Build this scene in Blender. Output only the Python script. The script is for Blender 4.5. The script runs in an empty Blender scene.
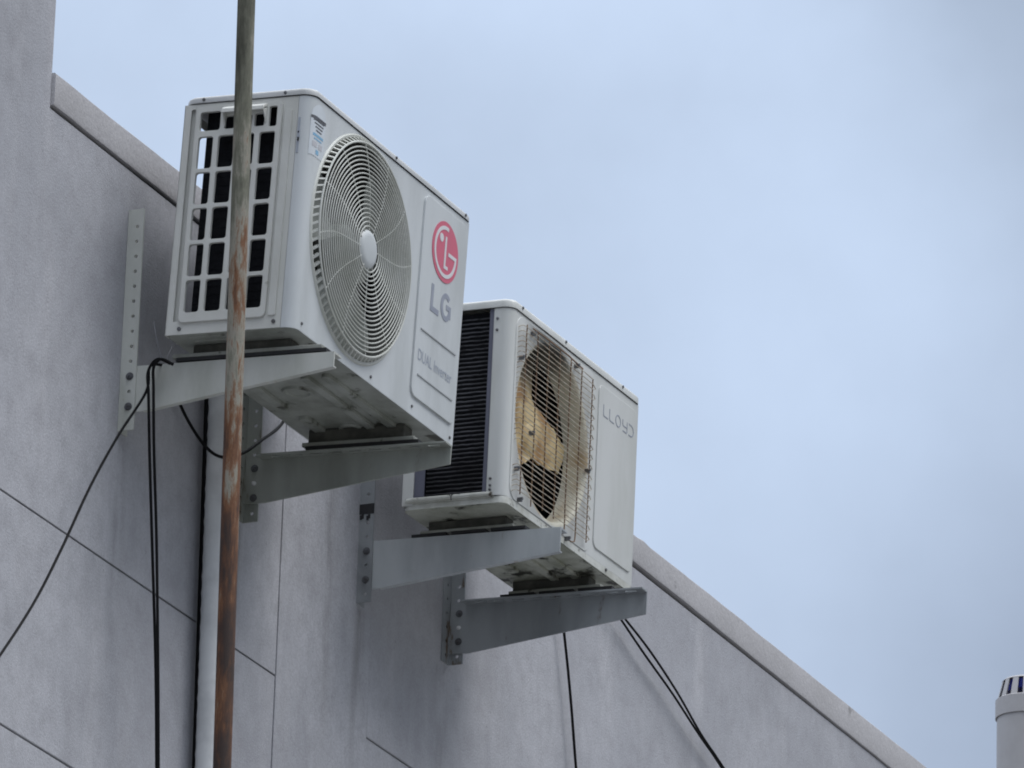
import bpy, bmesh, math, random
from mathutils import Vector, Matrix, Euler, noise
from mathutils.geometry import tessellate_polygon
random.seed(7)
S = bpy.context.scene
COL = S.collection
PI = math.pi

# ------------------------------------------------------------------ camera
FPX = 7197.25
CAM = Vector((-12.77263, 6.66516, -5.25606))
ROW = [Vector((0.4001957, 0.9159227, 0.0304804)), Vector((0.3255515, -0.1109959, -0.9389867)), Vector((0.8566561, -0.3857014, 0.3426001))]
cd = bpy.data.cameras.new('camera'); cam = bpy.data.objects.new('camera', cd); COL.objects.link(cam)
m = Matrix.Identity(4)
for i in range(3):
    m[i][0] = ROW[0][i]; m[i][1] = -ROW[1][i]; m[i][2] = -ROW[2][i]; m[i][3] = CAM[i]
cam.matrix_world = m
cd.sensor_width = 36; cd.lens = FPX * 36 / 1024; cd.clip_start = .1; cd.clip_end = 3000
S.camera = cam
GROUND = -6.8

def at(u, v, Y):
    "the point of the plane y=Y seen at this place of the photograph"
    d = ROW[0] * ((u - 512) / FPX) + ROW[1] * ((v - 384) / FPX) + ROW[2]
    return CAM + d * ((Y - CAM.y) / d.y)

# ------------------------------------------------------------------ mesh helpers
def box(bm, a, b):
    x0, y0, z0 = a; x1, y1, z1 = b
    v = [bm.verts.new(p) for p in ((x0,y0,z0),(x1,y0,z0),(x1,y1,z0),(x0,y1,z0),(x0,y0,z1),(x1,y0,z1),(x1,y1,z1),(x0,y1,z1))]
    for f in ((0,3,2,1),(4,5,6,7),(0,1,5,4),(1,2,6,5),(2,3,7,6),(3,0,4,7)): bm.faces.new([v[i] for i in f])
MAP = {'F': lambda u, v, w: (u, w, v), 'S': lambda u, v, w: (w, u, v), 'B': lambda u, v, w: (u, v, w)}
def plate(bm, outline, holes, plane, w0, w1):
    "flat sheet with openings, between depths w0 and w1"
    mp = MAP[plane]
    loops = [[Vector((p[0], p[1], 0)) for p in l] for l in [outline] + list(holes)]
    tris = tessellate_polygon(loops)
    flat = [p for l in loops for p in l]
    A = [bm.verts.new(mp(p.x, p.y, w0)) for p in flat]; B = [bm.verts.new(mp(p.x, p.y, w1)) for p in flat]
    for t in tris:
        for V in (A, B):
            try: bm.faces.new([V[i] for i in t])
            except ValueError: pass
    k = 0
    for l in loops:
        n = len(l)
        for i in range(n):
            j = (i + 1) % n
            bm.faces.new((A[k+i], A[k+j], B[k+j], B[k+i]))
        k += n
def rrect(u0, v0, u1, v1, r, n=5):
    if r <= 0: return [(u0,v0),(u1,v0),(u1,v1),(u0,v1)]
    out = []
    for cx, cy, a0 in ((u1-r, v0+r, -PI/2), (u1-r, v1-r, 0), (u0+r, v1-r, PI/2), (u0+r, v0+r, PI)):
        for i in range(n + 1):
            a = a0 + PI/2 * i / n; out.append((cx + r*math.cos(a), cy + r*math.sin(a)))
    return out
def circ(cx, cy, r, n=96): return [(cx + r*math.cos(2*PI*i/n), cy + r*math.sin(2*PI*i/n)) for i in range(n)]
def tube(bm, pts, r, n=8, closed=False, caps=True):
    pts = [Vector(p) for p in pts]; N = len(pts); rings = []; ref = None
    for i, p in enumerate(pts):
        if closed: t = pts[(i+1) % N] - pts[i-1]
        else: t = pts[min(i+1, N-1)] - pts[max(i-1, 0)]
        t.normalize()
        if ref is None:
            ref = t.orthogonal().normalized()
        else:
            ref = (ref - t * ref.dot(t)).normalized()
        b = t.cross(ref); rr = r(i / max(1, N-1)) if callable(r) else r
        rings.append([bm.verts.new(p + (ref*math.cos(2*PI*k/n) + b*math.sin(2*PI*k/n)) * rr) for k in range(n)])
    M = N if closed else N - 1
    for i in range(M):
        a, c = rings[i], rings[(i+1) % N]
        for k in range(n): bm.faces.new((a[k], a[(k+1) % n], c[(k+1) % n], c[k]))
    if caps and not closed:
        bm.faces.new(rings[0][::-1]); bm.faces.new(rings[-1])
def ring(bm, cx, cz, y, r, rw, n=72, k=6):
    "a wire ring standing in a plane of constant y"
    rs = []
    for i in range(n):
        a = 2*PI*i/n; c = Vector((math.cos(a), 0, math.sin(a)))
        rs.append([bm.verts.new(Vector((cx, y, cz)) + c*(r + rw*math.cos(2*PI*j/k)) + Vector((0, rw*math.sin(2*PI*j/k), 0))) for j in range(k)])
    for i in range(n):
        a, b = rs[i], rs[(i+1) % n]
        for j in range(k): bm.faces.new((a[j], a[(j+1) % k], b[(j+1) % k], b[j]))
def lathe(bm, cx, cy, prof, n=48, axis='z', a0=0, a1=2*PI):
    "prof: list of (radius, height)"
    rs = []; full = abs(a1 - a0 - 2*PI) < 1e-6
    N = n if full else n + 1
    for i in range(N):
        a = a0 + (a1-a0)*i/n; c, s = math.cos(a), math.sin(a)
        if axis == 'z': rs.append([bm.verts.new((cx + r*c, cy + r*s, h)) for r, h in prof])
        else: rs.append([bm.verts.new((cx + r*c, h, cy + r*s)) for r, h in prof])
    for i in range(n):
        a, b = rs[i], rs[(i+1) % N]
        for j in range(len(prof)-1):
            bm.faces.new((a[j], b[j], b[j+1], a[j+1]))
def cyl(bm, p, q, r, n=16): tube(bm, [p, q], r, n)
def sheet(bm, prof, z0, z1, th):
    "a bent upright sheet: prof is a list of (x, y), thickness th to the right of its direction"
    P = [Vector(p) for p in prof]; off = []
    for i, p in enumerate(P):
        t = (P[min(i+1, len(P)-1)] - P[max(i-1, 0)]).normalized(); off.append(p + Vector((t.y, -t.x)) * th)
    loop = [bm.verts.new((p.x, p.y, z)) for z in (z0, z1) for p in P]; lo2 = [bm.verts.new((p.x, p.y, z)) for z in (z0, z1) for p in off]
    n = len(P)
    for V in (loop, lo2):
        for i in range(n-1): bm.faces.new((V[i], V[i+1], V[n+i+1], V[n+i]))
    for i in range(n-1):
        bm.faces.new((loop[i], loop[i+1], lo2[i+1], lo2[i])); bm.faces.new((loop[n+i], loop[n+i+1], lo2[n+i+1], lo2[n+i]))
    bm.faces.new((loop[0], loop[n], lo2[n], lo2[0])); bm.faces.new((loop[n-1], loop[2*n-1], lo2[2*n-1], lo2[n-1]))
def stroke(bm, pts, w, y0, y1, plane='F'):
    "a painted or printed line of width w"
    P = [Vector(p) for p in pts]; n = len(P); A = []; B = []
    for i in range(n):
        if i == 0: t = (P[1]-P[0]).normalized(); k = 1
        elif i == n-1: t = (P[-1]-P[-2]).normalized(); k = 1
        else:
            t1 = (P[i]-P[i-1]).normalized(); t2 = (P[i+1]-P[i]).normalized(); t = (t1+t2).normalized(); k = 1/max(.5, t.dot(t1))
        nn = Vector((-t.y, t.x)) * w/2*k
        A.append(P[i]+nn); B.append(P[i]-nn)
    mp = MAP[plane]
    R = [[bm.verts.new(mp(A[i].x, A[i].y, y0)), bm.verts.new(mp(A[i].x, A[i].y, y1)), bm.verts.new(mp(B[i].x, B[i].y, y1)), bm.verts.new(mp(B[i].x, B[i].y, y0))] for i in range(n)]
    for i in range(n-1):
        for j in range(4): bm.faces.new((R[i][j], R[i][(j+1) % 4], R[i+1][(j+1) % 4], R[i+1][j]))
    bm.faces.new(R[0]); bm.faces.new(R[-1][::-1])

def obj(name, bm, mat, parent=None, bevel=0, seg=2, smooth=35, label=None):
    bmesh.ops.recalc_face_normals(bm, faces=bm.faces[:])
    me = bpy.data.meshes.new(name); bm.to_mesh(me); bm.free()
    me.materials.append(mat)
    o = bpy.data.objects.new(name, me); COL.objects.link(o)
    me.shade_smooth(); me.set_sharp_from_angle(angle=math.radians(smooth))
    if bevel:
        b = o.modifiers.new('bevel', 'BEVEL'); b.width = bevel; b.segments = seg; b.limit_method = 'ANGLE'; b.angle_limit = math.radians(40); b.harden_normals = False
    if parent: o.parent = parent
    if label: o['label'] = label
    return o
def tag(o, label, cat, group=None):
    o['label'] = label; o['category'] = cat
    if group: o['group'] = group
    return o
def empty(name, loc=(0,0,0)):
    o = bpy.data.objects.new(name, None); o.location = loc; COL.objects.link(o); o.empty_display_size = .1
    return o
def NB(): return bmesh.new()

# ------------------------------------------------------------------ materials
def material(name, base, rough=.5, dark=None, dark_amt=.3, scale=8., detail=6., streak=1., bump=0., bump_scale=60., bevel=0., metal=0., spots=None, spot_thr=.62, spot_scale=12., grain=0., grain_scale=400., spec=.5):
    """base colour broken by a large noise towards `dark`, stains `spots` with a shape of their own, fine grain, bump"""
    mt = bpy.data.materials.new(name); mt.use_nodes = True
    N = mt.node_tree.nodes; Lk = mt.node_tree.links; N.clear()
    out = N.new('ShaderNodeOutputMaterial'); bs = N.new('ShaderNodeBsdfPrincipled'); Lk.new(bs.outputs[0], out.inputs[0])
    bs.inputs['Roughness'].default_value = rough; bs.inputs['Metallic'].default_value = metal; bs.inputs['Specular IOR Level'].default_value = spec
    tc = N.new('ShaderNodeTexCoord'); mp = N.new('ShaderNodeMapping'); Lk.new(tc.outputs['Object'], mp.inputs[0])
    mp.inputs['Scale'].default_value = (1, 1, 1/streak)
    def nz(sc, dt, src=None, rg=.6):
        n = N.new('ShaderNodeTexNoise'); n.inputs['Scale'].default_value = sc; n.inputs['Detail'].default_value = dt; n.inputs['Roughness'].default_value = rg
        Lk.new((src or mp).outputs[0 if (src or mp) is mp else 'Object'], n.inputs['Vector']); return n
    def ramp(n, a, b):
        r = N.new('ShaderNodeMapRange'); r.inputs['From Min'].default_value = a; r.inputs['From Max'].default_value = b; r.interpolation_type = 'SMOOTHSTEP'
        Lk.new(n.outputs[0], r.inputs['Value']); return r
    def mix(fac, c1, c2):
        x = N.new('ShaderNodeMix'); x.data_type = 'RGBA'
        if isinstance(fac, float): x.inputs[0].default_value = fac
        else: Lk.new(fac, x.inputs[0])
        for s, c in ((6, c1), (7, c2)):
            if isinstance(c, (tuple, list)): x.inputs[s].default_value = (*c, 1)
            else: Lk.new(c, x.inputs[s])
        return x.outputs[2]
    col = tuple(base)
    if dark is None: dark = tuple(c*.6 for c in base)
    r = ramp(nz(scale, detail), .38, .68)
    mm = N.new('ShaderNodeMath'); mm.operation = 'MULTIPLY'; Lk.new(r.outputs[0], mm.inputs[0]); mm.inputs[1].default_value = dark_amt
    col = mix(mm.outputs[0], col, tuple(dark))
    if spots:
        r2 = ramp(nz(spot_scale, 7, rg=.65), spot_thr, spot_thr + .1); col = mix(r2.outputs[0], col, tuple(spots))
    if grain:
        g = ramp(nz(grain_scale, 3, tc), .3, .7); g2 = N.new('ShaderNodeMath'); g2.operation = 'MULTIPLY'; Lk.new(g.outputs[0], g2.inputs[0]); g2.inputs[1].default_value = grain
        col = mix(g2.outputs[0], col, tuple(c*.3 for c in base))
    Lk.new(col, bs.inputs['Base Color'])
    last = None
    if bevel:
        bv = N.new('ShaderNodeBevel'); bv.samples = 4; bv.inputs['Radius'].default_value = bevel; last = bv
    if bump:
        bn = nz(bump_scale, 5, tc); b = N.new('ShaderNodeBump'); b.inputs['Strength'].default_value = 1; b.inputs['Distance'].default_value = bump
        Lk.new(bn.outputs[0], b.inputs['Height'])
        if last: Lk.new(last.outputs[0], b.inputs['Normal'])
        last = b
    if last: Lk.new(last.outputs[0], bs.inputs['Normal'])
    mt['nodes_ready'] = True
    return mt

paint1 = material('grey_white_casing_paint', (.57,.595,.61), .42, (.40,.42,.42), .5, 9, streak=4, bump=.0004, bump_scale=6, spots=(.33,.34,.32), spot_thr=.70, spot_scale=9, bevel=.0025)
plast1 = material('side_plastic', (.60,.605,.58), .5, (.45,.455,.42), .5, 6, spots=(.25,.26,.22), spot_thr=.68, spot_scale=14, bevel=.0025)
lidm1 = material('lid_paint', (.52,.53,.54), .45, (.34,.35,.35), .5, 6, spots=(.28,.28,.26), spot_thr=.68)
grillem = material('guard_plastic', (.56,.57,.54), .5, (.38,.39,.34), .5, 9)
under1 = material('weathered_base_pan', (.36,.375,.345), .6, (.17,.18,.15), .8, 7, 8, spots=(.06,.06,.045), spot_thr=.57, spot_scale=11, bump=.0015, bump_scale=14, bevel=.004)
footm = material('galvanised_foot', (.28,.29,.265), .55, (.2,.2,.17), .8, 14, spots=(.06,.06,.05), spot_thr=.60, spot_scale=24)
gloom = material('shade_dark_block', (.045,.045,.038), .7, (.12,.12,.10), .6, 22)  # near-black colour stands for the shadow between base pan and feet
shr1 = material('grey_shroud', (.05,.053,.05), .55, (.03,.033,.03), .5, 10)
bladem = material('fan_blade_plastic', (.30,.315,.29), .5, (.12,.13,.12), .5, 10)
black = material('black_rubber', (.012,.012,.014), .6, (.03,.03,.03), .4, 30)
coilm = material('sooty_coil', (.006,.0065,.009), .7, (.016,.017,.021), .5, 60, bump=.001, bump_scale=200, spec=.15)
redm = material('faded_red_print', (.60,.135,.20), .45, (.52,.14,.20), .4, 20)
white = material('white_print', (.66,.66,.68), .45, (.6,.6,.62), .3, 20)
greytxt = material('faded_grey_print', (.27,.29,.35), .5, (.36,.38,.43), .5, 40)
palet = material('pale_grey_print', (.33,.36,.42), .5, (.37,.40,.46), .3, 50)
linem = material('moulded_line', (.42,.435,.45), .5)
screwm = material('dull_screw', (.16,.165,.18), .45, (.06,.05,.04), .6, 80, metal=.5)
paint2 = material('white_casing_paint', (.585,.595,.585), .38, (.44,.45,.42), .5, 9, streak=4, bump=.0006, bump_scale=5, spots=(.45,.46,.42), spot_thr=.72, bevel=.0025)
under2 = material('stained_base_pan', (.48,.49,.43), .6, (.22,.23,.17), .8, 9, 8, spots=(.03,.03,.022), spot_thr=.52, spot_scale=10, bump=.002, bump_scale=16, bevel=.003)
bluegrey = material('inner_strip', (.12,.125,.17), .6)
rustw = material('rusty_wire', (.20,.125,.075), .7, (.08,.04,.025), .8, 30, spots=(.36,.30,.22), spot_thr=.62, spot_scale=30)
wirem = material('corroded_wire', (.50,.46,.39), .5, (.20,.12,.07), .75, 30, 8, spots=(.55,.53,.48), spot_thr=.55, spot_scale=40)
armL = material('painted_arm', (.52,.53,.50), .5, (.36,.37,.33), .7, 9, spots=(.24,.2,.14), spot_thr=.64, spot_scale=28, streak=3, bump=.0004, bump_scale=40)
armG = material('weathered_grey_arm', (.32,.335,.31), .55, (.19,.20,.175), .7, 8, spots=(.13,.11,.08), spot_thr=.62, spot_scale=22, streak=3, bump=.0004, bump_scale=40)
armZ = material('galvanised_arm', (.46,.485,.50), .42, (.28,.30,.32), .7, 7, spots=(.22,.15,.09), spot_thr=.63, spot_scale=26, metal=.25, streak=3)
armD = material('dark_galvanised_arm', (.34,.36,.38), .5, (.21,.225,.24), .7, 7, spots=(.13,.085,.05), spot_thr=.60, spot_scale=24, metal=.2, streak=3)
cablem = material('cable_sheath', (.004,.004,.005), .6, spec=.15)
wireg = material('thin_grey_wire', (.22,.22,.24), .5)
coping_m = material('coping_render', (.52,.51,.53), .85, (.42,.41,.42), .6, 3, 5, bump=.0015, bump_scale=90, spots=(.28,.275,.28), spot_thr=.64, spot_scale=9, grain=.25, grain_scale=220)
pipem = material('pvc_wrap', (.62,.63,.64), .5, (.42,.43,.44), .5, 14, spots=(.2,.2,.19), spot_thr=.68)
ventm = material('vent_pipe_paint', (.36,.35,.36), .6, (.28,.27,.27), .4, 8)
navym = material('navy_liner', (.03,.045,.36), .5)

# rust on the pole: green-grey galvanising that gives way to rust lower down
def pole_material():
    mt = bpy.data.materials.new('rusting_pole'); mt.use_nodes = True
    N = mt.node_tree.nodes; L = mt.node_tree.links; bs = N['Principled BSDF']; bs.inputs['Roughness'].default_value = .75
    tc = N.new('ShaderNodeTexCoord'); mp = N.new('ShaderNodeMapping'); mp.inputs['Scale'].default_value = (1,1,.16); L.new(tc.outputs['Object'], mp.inputs[0])
    n1 = N.new('ShaderNodeTexNoise'); n1.inputs['Scale'].default_value = 40; n1.inputs['Detail'].default_value = 9; n1.inputs['Roughness'].default_value = .78; L.new(mp.outputs[0], n1.inputs['Vector'])
    sx = N.new('ShaderNodeSeparateXYZ'); L.new(tc.outputs['Object'], sx.inputs[0])
    g = N.new('ShaderNodeMapRange'); g.inputs['From Min'].default_value = .32; g.inputs['From Max'].default_value = -1.0; g.inputs['To Min'].default_value = -.20; g.inputs['To Max'].default_value = .24; L.new(sx.outputs['Z'], g.inputs['Value'])
    ad = N.new('ShaderNodeMath'); ad.operation = 'ADD'; n3 = N.new('ShaderNodeTexNoise'); n3.inputs['Scale'].default_value = 9; n3.inputs['Detail'].default_value = 5; L.new(tc.outputs['Object'], n3.inputs['Vector'])
    am = N.new('ShaderNodeMath'); am.operation = 'MULTIPLY_ADD'; L.new(n3.outputs[0], am.inputs[0]); am.inputs[1].default_value = .5; am.inputs[2].default_value = -.25
    a0 = N.new('ShaderNodeMath'); a0.operation = 'ADD'; L.new(n1.outputs[0], a0.inputs[0]); L.new(am.outputs[0], a0.inputs[1])
    L.new(a0.outputs[0], ad.inputs[0]); L.new(g.outputs[0], ad.inputs[1])
    cr = N.new('ShaderNodeValToRGB'); L.new(ad.outputs[0], cr.inputs[0]); E = cr.color_ramp.elements
    E[0].position = .20; E[0].color = (.05,.05,.035,1); E[1].position = .40; E[1].color = (.145,.145,.11,1)
    for p, c in ((.495,(.27,.255,.215,1)),(.54,(.20,.14,.095,1)),(.585,(.17,.072,.030,1)),(.67,(.085,.036,.018,1)),(.78,(.035,.020,.016,1))):
        e = E.new(p); e.color = c
    L.new(cr.outputs[0], bs.inputs['Base Color'])
    b = N.new('ShaderNodeBump'); b.inputs['Distance'].default_value = .002; L.new(n1.outputs[0], b.inputs['Height']); L.new(b.outputs[0], bs.inputs['Normal'])
    return mt
polem = pole_material()

# painted plaster wall: mottled, streaked, fine grain
def wall_material():
    mt = bpy.data.materials.new('weathered_wall_render'); mt.use_nodes = True
    N = mt.node_tree.nodes; L = mt.node_tree.links; bs = N['Principled BSDF']; bs.inputs['Roughness'].default_value = .9; bs.inputs['Specular IOR Level'].default_value = .25
    tc = N.new('ShaderNodeTexCoord')
    def noise_(sc, dt, scale=(1,1,1), rg=.6, loc=(0,0,0)):
        mp = N.new('ShaderNodeMapping'); mp.inputs['Scale'].default_value = scale; mp.inputs['Location'].default_value = loc; L.new(tc.outputs['Object'], mp.inputs[0])
        n = N.new('ShaderNodeTexNoise'); n.inputs['Scale'].default_value = sc; n.inputs['Detail'].default_value = dt; n.inputs['Roughness'].default_value = rg; L.new(mp.outputs[0], n.inputs['Vector']); return n.outputs[0]
    def rng(s, a, b, c=0., d=1.):
        r = N.new('ShaderNodeMapRange'); r.interpolation_type = 'SMOOTHSTEP'
        for k, v in (('From Min',a),('From Max',b),('To Min',c),('To Max',d)): r.inputs[k].default_value = v
        L.new(s, r.inputs['Value']); return r.outputs[0]
    def mix(f, c1, c2):
        x = N.new('ShaderNodeMix'); x.data_type = 'RGBA'; L.new(f, x.inputs[0])
        for s, c in ((6,c1),(7,c2)):
            if isinstance(c, tuple): x.inputs[s].default_value = (*c,1)
            else: L.new(c, x.inputs[s])
        return x.outputs[2]
    c = mix(rng(noise_(1.6, 5, rg=.55), .35, .68), (.375,.382,.415), (.485,.49,.525))
    c = mix(rng(noise_(7, 6, (1,1,.16), .6), .50, .80, 0, .35), c, (.64,.635,.66))        # pale run marks
    c = mix(rng(noise_(4.5, 7, (1,1,.75), .65, (3,1,2)), .46, .76, 0, .50), c, (.27,.272,.295))        # dirt
    c = mix(rng(noise_(24, 6, (1,1,.8), .68, (2,4,1)), .40, .70, 0, .42), c, (.30,.297,.32))       # mottling
    c = mix(rng(noise_(150, 4, (1,1,1), .75), .34, .70, 0, .42), c, (.26,.255,.28))      # grain
    c = mix(rng(noise_(48, 5, (1,1,1), .6, (7,2,5)), .66, .74, 0, .6), c, (.15,.15,.16))        # specks
    sx = N.new('ShaderNodeSeparateXYZ'); L.new(tc.outputs['Object'], sx.inputs[0])
    def m_(op, a, b=None):
        x = N.new('ShaderNodeMath'); x.operation = op
        for i, v_ in enumerate((a, b)):
            if v_ is None: continue
            if isinstance(v_, (int, float)): x.inputs[i].default_value = v_
            else: L.new(v_, x.inputs[i])
        return x.outputs[0]
    run = noise_(22, 6, (1,1,.12), .6, (1,5,3))
    wob = m_('MULTIPLY', m_('SUBTRACT', noise_(3, 3, (1,1,1), .5, (4,4,4)), .5), .05)
    for xs, zt_, ln_, wd in ((.02,-.14,.55,.05),(.60,-.15,.5,.05),(1.225,-.145,.6,.045),(1.69,-.14,.6,.05),(2.45,.44,.35,.10),(1.05,.1,.9,.05)):
        dx = m_('ABSOLUTE', m_('SUBTRACT', m_('ADD', sx.outputs['X'], wob), xs))
        fx = rng(dx, wd, 0.)
        fz = m_('MULTIPLY', rng(sx.outputs['Z'], zt_, zt_-.02), rng(sx.outputs['Z'], zt_-ln_, zt_))
        fac = m_('MULTIPLY', m_('MULTIPLY', fx, fz), rng(run, .36, .62, 0, .6))
        c = mix(fac, c, (.17,.165,.165) if xs < 2 else (.20,.195,.20))
    L.new(c, bs.inputs['Base Color'])
    b1 = N.new('ShaderNodeBump'); b1.inputs['Distance'].default_value = .0016; L.new(noise_(170, 4, rg=.7), b1.inputs['Height'])
    b2 = N.new('ShaderNodeBump'); b2.inputs['Distance'].default_value = .012; L.new(noise_(4, 2, rg=.4), b2.inputs['Height']); L.new(b1.outputs[0], b2.inputs['Normal'])
    L.new(b2.outputs[0], bs.inputs['Normal'])
    return mt
wallm = wall_material()
groundm = material('concrete_yard', (.20,.197,.19), .9, (.15,.147,.14), .6, .5, 8, bump=.01, bump_scale=40)
roofm = material('roof_felt', (.16,.16,.16), .9)

# ------------------------------------------------------------------ the setting
b = NB()
v = [b.verts.new(p) for p in ((-400,-400,GROUND),(400,-400,GROUND),(400,400,GROUND),(-400,400,GROUND))]; b.faces.new(v)
o = obj('ground', b, groundm); o['kind'] = 'structure'

bld = empty('building', (-4, 0, GROUND))
tag(bld, 'building with pale grey rendered side wall, scored panel joints and a rendered parapet', 'building')
bld_inv = Vector((4, 0, -GROUND))
def onb(o): o.parent = bld; o.location = bld_inv; return o
b = NB()
XJ1, XJ2 = .812, 1.291; ZJ = -.443; ZJ2 = -.929; G = .0022; T = .007; TOP = .46; XL = -9.; XR = 11.; WT = .447
XT = -.379
box(b, (XL, -.30, GROUND), (XT-.001, -T, 3.38)); box(b, (XT, -.30, GROUND), (XR, -T, WT-.03)); box(b, (XT, -.30, WT-.031), (XR, -.07, TOP))                           # core behind the panels
GV = .0014
for x0, x1, rows in ((XL, XJ1-GV, (ZJ2, ZJ)), (XJ1+GV, XJ2-GV, ()), (XJ2+GV, XR, (ZJ,))):
    zs = [GROUND] + list(rows) + [WT]
    for i in range(len(zs)-1):
        z0 = zs[i] + (G if i else 0); z1 = zs[i+1] - (G if i < len(zs)-2 else 0)
        y1 = .002 if x0 > 0 and not rows else 0
        if x0 == XL and z1 == WT: plate(b, [(x0, z0), (x1, z0), (x1, WT), (XT, WT), (XT, 3.4), (x0, 3.4)], [], 'F', -T+.001, y1)
        else: box(b, (x0, -T+.001, z0), (x1, y1, z1))
wall = onb(obj('wall', b, wallm, bevel=.002))
b = NB()
box(b, (XL, -6, TOP-.14), (XT, -.302, 3.4)); onb(obj('tall_block', b, wallm))
b = NB(); box(b, (XL, -9, GROUND), (XR, -.301, TOP-.15)); onb(obj('rear_block', b, roofm))
# coping, hand-floated and slightly uneven
b = NB()
rows = []
n = 260
for i in range(n+1):
    x = XT + .001 + (XR + .03 - XT) * (i/n)**1.35
    f = min(1, max(0, (x+.46)/3.2))
    w = noise.noise(Vector((x*1.6, 0, 3))) * .0025 + noise.noise(Vector((x*9, 5, 3))) * .001
    w2 = noise.noise(Vector((x*2.1, 9, 1))) * .002 + noise.noise(Vector((x*12, 3, 8))) * .0015
    zt = .528 + .001*f + w - .012*min(1, max(0, (x+.38)*.0)); zb = .454 + .005*f + w2
    if x > 3: zb -= .010*min(1, (x-3)/1.6)
    d = (x - 2.82)/.035
    if 0 < d < 1: zt += .007*math.sin(PI*d)
    yf = .007 + noise.noise(Vector((x*4, 2, 7)))*.002
    rows.append([b.verts.new(p) for p in ((x,-.32,zb),(x,yf-.002,zb),(x,yf,zb+.006),(x,yf,zt-.003),(x,yf-.003,zt),(x,-.32,zt+.01))])
for a, c in zip(rows, rows[1:]):
    for k in range(6): b.faces.new((a[k], a[(k+1)%6], c[(k+1)%6], c[k]))
b.faces.new(rows[0]); b.faces.new(rows[-1][::-1])
onb(obj('coping', b, coping_m))

# ------------------------------------------------------------------ brackets
def slots(u0, u1, v, n, w, h, r):
    return [rrect(u0+(u1-u0)*(i+.5)/n-w/2, v-h/2, u0+(u1-u0)*(i+.5)/n+w/2, v+h/2, r, 4) for i in range(n)]
def bolt(parent, x, y, z, r=.0065, mat=None, name='bolt'):
    b = NB(); n = 6
    tube(b, [(x+.002, y, z), (x-.005, y, z)], r, 6); tube(b, [(x-.004, y, z), (x-.009, y, z)], r*.5, 10)
    tube(b, [(x+.002, y, z), (x-.0015, y, z)], r*1.35, 14)
    return obj(name, b, mat or screwm, parent)
def bracket(kind, loc, theta, root, tip, Larm, m_up, m_arm, label, ztop=.357, zbot=-.147, tape=False):
    t = empty('wall_bracket', loc); tag(t, label, 'bracket', 'metal brackets carrying the air conditioners')
    c, s = math.cos(theta), math.sin(theta)
    # upright: an angle iron with a row of holes in the flange that stands off the wall
    b = NB(); fl = .038; th = .004
    holes = [circ(fl*.62, z, .0042, 12) for z in [ -.128 + .0342*i for i in range(14)]]
    wallfl = [circ(.02, z, .0042, 12) for z in [-.128 + .0342*i for i in range(14)]]
    if kind == 'a':
        plate(b, [(0.0005, zbot), (fl, zbot), (fl, ztop), (0.0005, ztop)], holes, 'S', 0, th)
        box(b, (th, .0005, zbot+.001), (.04, th, ztop-.001))
        xw0, xw1 = th + .0005, th + .0045; f0, f1 = xw1, xw1 + .032
    else:
        plate(b, [(0.0005, zbot), (fl, zbot), (fl, ztop), (0.0005, ztop)], holes, 'S', 0, th)
        plate(b, [(-p[0], p[1]) for p in ((0, zbot), (.04, zbot), (.04, ztop), (0, ztop))], [[(-q[0], q[1]) for q in h] for h in wallfl], 'F', .0005, th)
        xw0, xw1 = -.0045, -.0005; f0, f1 = xw0 - .030, xw0
    obj('upright', b, m_up, t, bevel=0)
    # arm: tapering web with a slotted flange on top, drooping outwards
    def P(y, z): return (y*c + z*s, -y*s + z*c)
    b = NB()
    y_in = .006
    web = [P(y_in, -root), P(.06, -root+ .0), P(Larm, -tip), P(Larm, 0), P(y_in, 0)]
    plate(b, web, [], 'S', xw0, xw1)
    # slotted flange
    fb = NB()
    y0 = .045; hs = slots(y0+.02, Larm-.01, (f0+f1)/2 if f0 < f1 else 0, 9, .030, .009, .004)
    hs = [[(p[1], p[0]) for p in h] for h in hs]
    plate(fb, [(f0, y0), (f1, y0), (f1, Larm), (f0, Larm)], hs, 'B', -.0045, -.0005)
    rot = Matrix.Rotation(-theta, 4, 'X')
    bmesh.ops.transform(fb, matrix=rot, verts=fb.verts[:])
    me = bpy.data.meshes.new('tmp'); fb.to_mesh(me); fb.free(); b.from_mesh(me); bpy.data.meshes.remove(me)
    # stiffening lip along the lower edge
    lip = 1 if kind == 'a' else -1
    q = [P(.06, -root), P(Larm, -tip), P(Larm, -tip+.003), P(.06, -root+.003)]
    if kind == 'a': plate(b, q, [], 'S', xw1, xw1 + .010)
    obj('arm', b, m_arm, t, bevel=.0008)
    xb = -.0005 if kind == 'a' else xw0
    for z in (-.0254, -.0938): bolt(t, xb, fl*.62 if kind == 'a' else .028, z)
    if kind == 'b': bolt(t, xb, .028, -.060, .004, white)
    if tape:
        b = NB(); box(b, (-.0012, .001, .064), (-.0002, fl+.001, .088))
        obj('tape', b, black, t)
        b = NB()
        for z, y in ((.0555,.004),(.0575,.0085),(.053,.020),(.0565,.0245)): box(b, (-.0016, y, z-.004), (-.0004, y+.005, z+.006))
        obj('mark', b, black, t)
    return t, c, s
upD = material('grey_upright', (.27,.285,.30), .5, (.17,.18,.19), .7, 9, spots=(.16,.10,.06), spot_thr=.68, spot_scale=20)
TH1, TH2 = .048, .0357
br1 = bracket('a', (0, 0, 0), TH1, .103, .034, .502, armL, armL, 'pale painted bracket under the upper air conditioner, black cables looped over its arm')
br2 = bracket('b', (.6118, 0, -.0052), TH1, .105, .044, .502, armG, armG, 'weathered grey bracket under the far end of the upper air conditioner')
br3 = bracket('a', (1.2056, 0, -.0029), TH2, .114, .058, .502, upD, armZ, 'galvanised bracket with black tape, under the near end of the burnt air conditioner', tape=True)
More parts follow.
